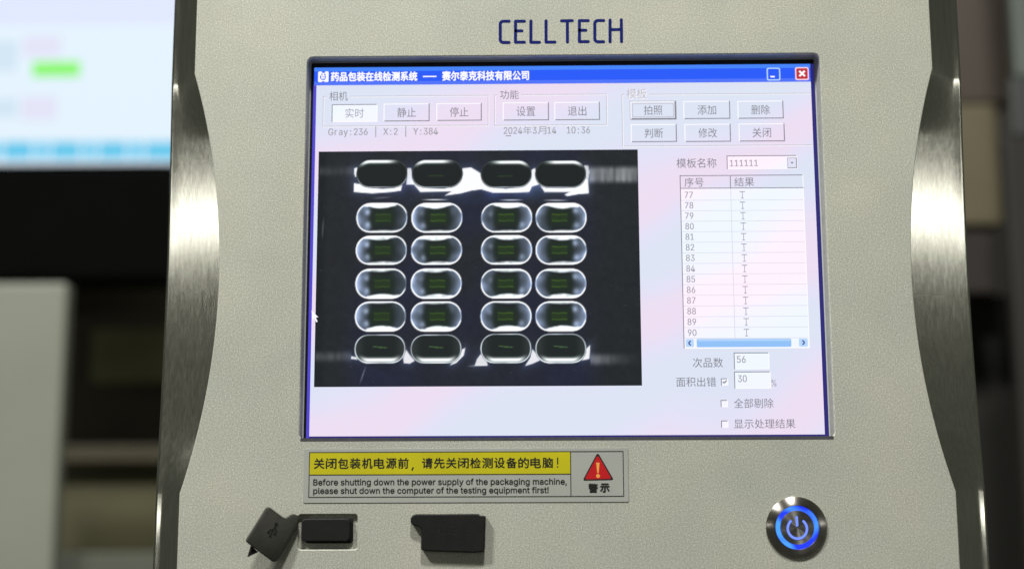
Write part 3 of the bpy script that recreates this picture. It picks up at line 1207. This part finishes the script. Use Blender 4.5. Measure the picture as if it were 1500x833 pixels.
NX, NZ = 360, 264
gx, gz = np.meshgrid(np.linspace(PX0, PX1, NX + 1), np.linspace(PZ0, PZ1, NZ + 1))
faces = [(j * (NX + 1) + i, j * (NX + 1) + i + 1, (j + 1) * (NX + 1) + i + 1, (j + 1) * (NX + 1) + i) for j in range(NZ) for i in range(NX)]
painted('camera_picture', gx.ravel(), gz.ravel(), faces, L2)

RN, AN = 32, 96
for r, c, cx, cz, hx, hz in POCKETS:
    xs2, zs2, fs = [cx], [cz], []
    for k in range(AN):
        a = 2 * math.pi * k / AN
        lo, hi = 0.0, hx * 1.5
        for _ in range(26):
            m_ = (lo + hi) / 2
            if capsule_sd(np.array(m_ * math.cos(a)), np.array(m_ * math.sin(a)), hx, hz) < 0:
                lo = m_
            else:
                hi = m_
        for q in range(1, RN + 1):
            s = lo * (q / RN) ** .62
            xs2.append(cx + s * math.cos(a))
            zs2.append(cz + s * math.sin(a))
    for k in range(AN):
        k2 = (k + 1) % AN
        fs.append((0, 1 + k * RN, 1 + k2 * RN))
        for q in range(RN - 1):
            fs.append((1 + k * RN + q, 1 + k * RN + q + 1, 1 + k2 * RN + q + 1, 1 + k2 * RN + q))
    painted('blister_pocket', np.array(xs2), np.array(zs2), fs, L3)

# mouse pointer on the window's left rim
b = MB()
mp = lambda x, y: sp(x, y)
arrow_pts = [(456.5, 454.5), (457.5, 469), (460.8, 466.2), (463.4, 472), (465.4, 470.8), (462.8, 465.2), (466.4, 464.4)]
b.poly([mp(*p) for p in reversed(arrow_pts)], L4, 'ui_light')
b.build('mouse_pointer', screen)

# ------------------------------------------------------------------ warning label
lab_x0 = (at(446, 660)[0] + at(443.5, 738)[0]) / 2
lab_x1 = (at(919.5, 655)[0] + at(921, 733)[0]) / 2
lab_z1 = (at(446, 658.5)[1] + at(919.5, 654)[1]) / 2
lab_z0 = (at(444, 737.5)[1] + at(921, 733)[1]) / 2
YL = -0.25
label = sheet('warning_label', [rrect(lab_x0, lab_z0, lab_x1, lab_z1, 0.5, 3)], YL, 0.24, 0.05, 'label', terminal)
tag(label, 'silver and yellow warning sticker with a red triangle under the screen')
P = lambda x, y: at(x, y, YL)


def lbox(x0, y0, x1, y1):
    xm, ym = (x0 + x1) / 2, (y0 + y1) / 2
    return P(x0, ym)[0], P(xm, y1)[1], P(x1, ym)[0], P(xm, y0)[1]


fx0 = (P(453, 663)[0] + P(451.5, 729)[0]) / 2
fx1 = (P(913, 659)[0] + P(914.3, 725)[0]) / 2
fz1 = (P(453, 662.7)[1] + P(913, 659)[1]) / 2
fz0 = (P(452, 729.5)[1] + P(914, 725.5)[1]) / 2
dvx = P(836, 693)[0]
yz = (P(452, 695.8)[1] + P(836, 693)[1]) / 2
b = MB()
b.rect(fx0, yz, dvx, fz1, YL - 0.04, 'yellow')
b.build('yellow_band', label)
b = MB()
w = 0.32
yl = YL - 0.07
b.rect(fx0, fz1 - w, fx1, fz1, yl, 'ink')
b.rect(fx0, fz0, fx1, fz0 + w, yl, 'ink')
b.rect(fx0, fz0 + w, fx0 + w, fz1 - w, yl, 'ink')
b.rect(fx1 - w, fz0 + w, fx1, fz1 - w, yl, 'ink')
b.rect(dvx - w / 2, fz0 + w, dvx + w / 2, fz1 - w, yl, 'ink')
b.rect(fx0 + w, yz - w / 2, dvx - w / 2, yz + w / 2, yl, 'ink')
b.build('border', label)
b = MB()
zh = '关闭包装机电源前，请先关闭检测设备的电脑！'
x0, x1 = P(459.5, 678)[0], P(829.5, 676)[0]
zt, zb_ = (P(460, 671.3)[1] + P(824, 669.2)[1]) / 2, (P(460, 686.3)[1] + P(824, 684.2)[1]) / 2
cw = (x1 - x0) / len(zh)
for i, ch in enumerate(zh):
    c0 = x0 + i * cw
    if ch == '，':
        b.stroke([(c0 + cw * .28, zb_ + .3), (c0 + cw * .2, zb_ - .7)], .6, yl, 'ink')
    elif ch == '！':
        b.rect(c0 + cw * .28 - .25, zb_ + 1.35, c0 + cw * .28 + .25, zt, yl, 'ink')
        b.rect(c0 + cw * .28 - .27, zb_ + .1, c0 + cw * .28 + .27, zb_ + .65, yl, 'ink')
    else:
        b.text(ch, (c0 + cw * .03, zb_, c0 + cw * .89, zt), yl, 'ink', 0.11)
b.build('lettering', label)
b = MB()
e1 = 'Before shutting down the power supply of the packaging machine,'
e2 = 'please shut down the computer of the testing equipment first!'
q = lbox(459, 700.4, 830, 712.0)
b.text(e1, q, yl, 'ink', 0.07)
q = lbox(459, 713.0, 803.5, 724.4)
b.text(e2, q, yl, 'ink', 0.07)
b.build('lettering', label)
b = MB()
tri = lambda k: [(lambda c: (c[0], c[1]))(P(875.5 + (x - 875.5) * k, 690 + (y - 690) * k)) for x, y in
                 ((855.6, 703.2), (854.5, 701), (873.6, 665.2), (875.4, 664), (877.4, 665), (898, 700.2), (897, 702.4))]
b.poly(tri(1.0), yl, 'ink')
b.poly(tri(0.86), yl - 0.03, 'red')
a0, a1 = P(873.2, 677), P(878.2, 677)
a2, a3 = P(876.9, 692.2), P(874.9, 692.2)
b.poly([a3, a2, a1, a0], yl - 0.06, 'orange')
cx, cz = P(876, 696.5)
b.poly([(cx + .78 * math.cos(2 * math.pi * k / 14), cz + .78 * math.sin(2 * math.pi * k / 14)) for k in range(14)], yl - 0.06, 'orange')
b.build('warning_triangle', label)
b = MB()
b.text('警', lbox(862.3, 708, 875.5, 720.6), yl, 'ink', 0.2)
b.text('示', lbox(879.3, 708, 892.5, 720.2), yl, 'ink', 0.2)
b.build('lettering', label)

# ------------------------------------------------------------------ usb socket, its open cap, and the closed cap
port = empty('usb_port', (0, 0, 0), terminal)
b = MB()
b.rect(rx0 - 1, rz0 - 1, rx1 + 1, rz1 + 1, 1.7, 'panel')
b.build('recess_floor', port)
hx0, hz1 = at(447.5, 758.5, 1)
hx1, hz0 = at(517, 795, 1)
sheet('socket_frame', [rrect(hx0, hz0, hx1, hz1, 1.4)], 0.6, 1.4, 0.3, 'rubber', port)
hx0, hz1 = at(441.5, 759, -1.6)
hx1, hz0 = at(512.5, 792.5, -1.6)
plug = sheet('socket_plug', [rrect(hx0, hz0, hx1, hz1, 1.8)], -1.6, 3.2, 0.5, 'rubber', port)

# closed cap: tongue at its upper corner, flat block
cl = [(609.5, 752.2), (640, 752.3), (690, 751.9), (700.5, 752), (703.5, 754.4), (711, 755.2), (711.4, 757), (709.6, 806), (708.6, 807.4),
      (694, 808.8), (660, 807.6), (621, 806.2), (617.6, 804.8), (616.4, 802), (617.2, 779), (616.6, 775), (614.6, 771.8), (611, 770.2),
      (606.5, 769.6), (602.6, 767), (600.9, 762.5), (601.5, 758), (604.5, 754)]
YC = -3.2
cap = sheet('dust_cap', [[at(x, y, YC) for x, y in reversed(cl)]], YC, 3.1, 0.55, 'rubber', terminal)
tag(cap, 'closed black rubber dust cap')


def usb_mark(b, f, w, mat):
    """trident emblem; f maps (u, v) in mm to a point"""
    def line(p, q, ww):
        p, q = np.array(p, float), np.array(q, float)
        d = q - p
        t = np.array([-d[1], d[0]]) / np.linalg.norm(d) * ww / 2
        b.add([f(*k) for k in (p + t, p - t, q - t, q + t)], [(0, 1, 2, 3)], mat)

    def dot(cx, cz, r, n=10):
        b.add([f(cx + r * math.cos(2 * math.pi * k / n), cz + r * math.sin(2 * math.pi * k / n)) for k in range(n)], [tuple(range(n))], mat)
    line((-3.4, 0), (3.2, 0), w)
    b.add([f(3.1, -.7), f(4.3, 0), f(3.1, .7)], [(0, 1, 2)], mat)
    dot(-3.6, 0, .8)
    line((-2, 0), (-.6, 1.5), w)
    line((-.6, 1.5), (1, 1.5), w)
    b.add([f(.9, 1), f(1.9, 1), f(1.9, 2), f(.9, 2)], [(0, 1, 2, 3)], mat)
    line((-.6, 0), (.6, -1.5), w)
    line((.6, -1.5), (1.6, -1.5), w)
    dot(2.0, -1.5, .6)


b = MB()
ccx, ccz = at(657, 777, YC)
usb_mark(b, lambda u, v: (ccx + u, YC - 0.05, ccz + v), .35, 'emblem')
b.build('emblem', cap)

# open cap: swung out on its strap, leaning away from the plate
hinge = np.array([at(434, 764)[0], 0.0, at(434, 764)[1]])
tilt_x, tilt_z = 0.42, 0.10                          # how fast it leaves the plate to the side and upwards


def lean(px, py):
    y = -2.6
    for _ in range(8):
        x, z = at(px, py, y)
        y = -2.6 - tilt_x * (hinge[0] - x) + tilt_z * (hinge[2] - z)
    return np.array([x, y, z])


op = [(393.7, 742), (396.5, 743.2), (415.5, 757.2), (418.6, 758.2), (421.5, 757.2), (427, 753.4), (431.5, 752.4), (437.5, 754.8), (439.6, 759), (438.2, 765.5),
      (434.6, 774.5), (406.5, 820), (403.5, 822.6), (399.5, 822.2), (362, 794), (360.8, 791), (390.5, 743.4)]
front = [lean(*p) for p in op]
nrm = np.cross(front[15] - front[0], front[12] - front[0])
nrm /= np.linalg.norm(nrm)
if nrm[1] > 0:
    nrm = -nrm
back = [p - nrm * 2.2 for p in front]
b = MB()
n = len(op)
b.add(front + back, [tuple(reversed(range(n))), tuple(range(n, 2 * n))] + [(i, (i + 1) % n, n + (i + 1) % n, n + i) for i in range(n)], 'rubber_open')
ocap = b.build('dust_cap', terminal, bevel=0.45, smooth=True)
tag(ocap, 'open black rubber dust cap hanging by its strap')
b = MB()                                              # locating fin on the cap's back
q = [lean(*p) for p in ((369.5, 799.5), (364.6, 815.6), (379.5, 808.2))]
s = [p - nrm * 1.2 for p in q]
e = [p - nrm * 3.2 for p in q]
b.add(s + e, [(2, 1, 0), (3, 4, 5), (0, 1, 4, 3), (1, 2, 5, 4), (2, 0, 3, 5)], 'rubber')
b.build('cap_fin', ocap)
b = MB()
oc = lean(400, 776)
ax = lean(388, 800) - lean(412, 752)
ax /= np.linalg.norm(ax)
ay = np.cross(nrm, ax)
usb_mark(b, lambda u, v: tuple(oc + ax * u * .75 + ay * v * .9 + nrm * .12), .5, 'emblem')
b.build('emblem', ocap)

# ------------------------------------------------------------------ power button
button = empty('power_button', (0, 0, 0), terminal)
bx, bz = at(1166.6, 772)
k = 1 / 3.42
b = MB()
b.lathe([(42.2 * k, 0.0), (42.2 * k, -0.5), (40.8 * k, -0.9), (31.5 * k, -2.0), (30 * k, -2.05), (29.4 * k, -1.6)], bx, bz, 'chrome', 96, cap=False)
b.build('bezel_ring', button, smooth=True)
b = MB()
b.lathe([(29.6 * k, -1.4), (29.2 * k, -1.75), (24.2 * k, -1.8), (23.4 * k, -1.5)], bx, bz, 'led', 96, cap=False)
b.build('light_ring', button, smooth=True)
b = MB()
b.lathe([(23.5 * k, -1.4), (23.2 * k, -1.95), (12 * k, -1.9), (0.02, -1.84)], bx, bz, 'spun', 96)
b.build('button_face', button, smooth=True)
b = MB()
arc = [(bx + 13.2 * k * math.sin(a), bz - 1.5 * k + 13.5 * k * math.cos(a)) for a in [math.radians(42 + (360 - 84) * q / 26) for q in range(27)]]
b.stroke(arc, 3.2 * k, -2.0, 'led_symbol')
b.stroke([(bx - .1, bz + 14 * k), (bx, bz + 3 * k)], 3.2 * k, -2.0, 'led_symbol')
b.build('power_symbol', button)

# ------------------------------------------------------------------ the blurred surroundings
M['mon_black'] = surface('matt_black_plastic', lin(4, 5, 4), 0.8, 0, 0.15, 20, spec=0.04)
M['mon_white'] = glow('monitor_white', lin(226, 241, 252), 1.0)
M['mon_cyan'] = glow('monitor_cyan', lin(104, 200, 236), 1.0)
M['mon_pale'] = glow('monitor_pale_cyan', lin(122, 206, 240), 1.0)
M['mon_green'] = glow('monitor_green', lin(138, 246, 110), 1.0)
M['mon_pink'] = glow('monitor_pink', lin(226, 226, 246), 1.0)
M['mon_grey'] = glow('monitor_grey', lin(208, 228, 242), 1.0)
M['mon_head'] = glow('monitor_header', lin(222, 230, 255), 1.0)
M['grey_paint'] = surface('grey_enamel', lin(124, 127, 114), 0.6, 0, 0.05, 6)
M['olive'] = surface('olive_paint', lin(78, 75, 48), 0.6, 0, 0.2, 8)
M['olive_dark'] = surface('dark_olive_paint', lin(120, 120, 84), 0.6, 0, 0.25, 8)
M['tan'] = surface('tan_ledge', lin(88, 82, 62), 0.6, 0, 0.1, 8)
M['soot'] = surface('soot_paint', lin(74, 68, 52), 0.7, 0, 0.2, 8)
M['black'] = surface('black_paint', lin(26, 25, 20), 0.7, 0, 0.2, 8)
M['brown'] = surface('brown_laminate', lin(62, 53, 44), 0.6, 0, 0.12, 6)
M['umber'] = surface('umber_laminate', lin(36, 29, 26), 0.7, 0, 0.15, 6)
M['khaki'] = surface('khaki_laminate', lin(94, 87, 64), 0.6, 0, 0.15, 6)
M['slate'] = surface('slate_paint', lin(76, 84, 77), 0.6, 0, 0.15, 8)
M['charcoal'] = surface('charcoal_paint', lin(50, 52, 50), 0.6, 0, 0.15, 8)
M['wall'] = surface('dark_wall', lin(44, 42, 36), 0.8, 0, 0.15, 3)


def far_box(name, x0, y0, x1, y1, Y, depth, mat, parent=None, bevel=4.0):
    ym = (max(y0, 0) + min(y1, 833)) / 2              # middle of what shows
    a = at(x0, ym, Y)[0]
    c = at(x1, ym, Y)[0]
    d = at((x0 + x1) / 2, y0, Y)[1]
    e = at((x0 + x1) / 2, y1, Y)[1]
    b = MB()
    b.box(a, c, Y, Y + depth, e, d, mat)
    return b.build(name, parent, bevel=bevel)


YM = 1250
mon = tag(empty('computer_monitor', (at(60, 150, YM)[0], YM, at(60, 410, YM)[1])),
          'black computer monitor with a bright pale blue page behind the terminal', 'monitor')


def rel(o, root):
    o.parent = root
    o.matrix_parent_inverse = Matrix.Translation(root.location).inverted()
    return o


rel(far_box('housing', -330, -260, 330, 246, YM, 60, 'mon_black'), mon)
rel(far_box('lower_housing', -330, 246, 330, 412, YM - 12, 70, 'mon_black', None, 8), mon)
scr = rel(far_box('display', -300, -235, 300, 241, YM - 2, 1.5, 'mon_white', None, 0), mon)


def mon_patch(name, x0, y0, x1, y1, mat):
    b = MB()
    a = at(x0, y1, YM - 3)
    c = at(x1, y0, YM - 3)
    b.rect(a[0], a[1], c[0], c[1], YM - 3, mat)
    o = b.build(name)
    o.parent = scr
    o.matrix_parent_inverse = (Matrix.Translation(mon.location)).inverted() @ Matrix.Identity(4) if False else Matrix.Identity(4)
    return o


mon_patch('page_header', -300, -235, 300, 40, 'mon_head')
mon_patch('page_tab', 47, 90, 118, 113, 'mon_green')
mon_patch('page_entry', 32, 52, 90, 84, 'mon_pink')
mon_patch('page_entry', 30, 142, 84, 176, 'mon_pink')
mon_patch('page_entry', -60, 60, 26, 105, 'mon_grey')
mon_patch('page_entry', -60, 145, 26, 172, 'mon_grey')
for x0, x1, m_ in ((-300, 2, 'mon_pale'), (4, 48, 'mon_cyan'), (50, 72, 'mon_pale'), (74, 118, 'mon_cyan'), (120, 142, 'mon_pale'), (144, 186, 'mon_cyan'),
                   (188, 210, 'mon_pale'), (212, 300, 'mon_cyan')):
    mon_patch('status_segment', x0, 207, x1, 234, m_)

YB = 1150
far = at(47, 640, YB)
cab = tag(far_box('cabinet', -170, 414, 88, 1100, YB, 30, 'grey_paint', None, 6), 'pale grey metal cabinet below the blurred monitor', 'cabinet')

YD = 1500
mach = tag(empty('packing_machine', (at(170, 650, YD)[0], YD, at(170, 900, YD)[1])), 'dark olive machine frame with a tan ledge between cabinet and terminal', 'machine')
rel(far_box('upper_body', 60, 380, 420, 652, YD + 60, 300, 'soot'), mach)
rel(far_box('hatch', 132, 480, 420, 560, YD + 40, 60, 'olive_dark'), mach)
rel(far_box('ledge', 60, 650, 420, 676, YD - 20, 380, 'tan'), mach)
rel(far_box('lower_panel', 60, 676, 420, 808, YD + 20, 300, 'olive'), mach)
rel(far_box('plinth', 60, 808, 420, 1000, YD - 10, 330, 'grey_paint'), mach)

YR = 1300
rc_ = tag(empty('storage_cabinet', (at(1430, 420, YR)[0], YR, at(1430, 420, YR)[1])), 'brown cabinet with a khaki lower door behind the terminal', 'cabinet')
rel(far_box('upper_door', 1200, -260, 1478, 152, YR, 300, 'brown'), rc_)
rel(far_box('lower_door', 1200, 153, 1466, 330, YR, 300, 'khaki'), rc_)
rel(far_box('base_panel', 1200, 331, 1456, 430, YR + 10, 290, 'umber'), rc_)
YK = 1100
blk = tag(empty('upright_machine', (at(1490, 833, YK)[0], YK, at(1490, 1000, YK)[1])), 'black machine column with a slate panel at the photo\'s edge', 'machine')
rel(far_box('lower_panel', 1490, 200, 1900, 1200, YK, 24, 'black'), blk)
rel(far_box('upper_panel', 1486, -260, 1900, 112, YK + 8, 16, 'slate'), blk)
rel(far_box('middle_panel', 1482, 113, 1900, 199, YK + 8, 16, 'charcoal'), blk)
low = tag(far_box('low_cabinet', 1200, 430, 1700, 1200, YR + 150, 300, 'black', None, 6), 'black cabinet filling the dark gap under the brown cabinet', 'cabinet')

a, c = at(-900, 0, 2100)[0], at(2400, 0, 2100)[0]
b = MB()
b.box(a, c, 2100, 2130, -1500, 1500, 'wall')
tag(b.build('wall'), kind='structure')
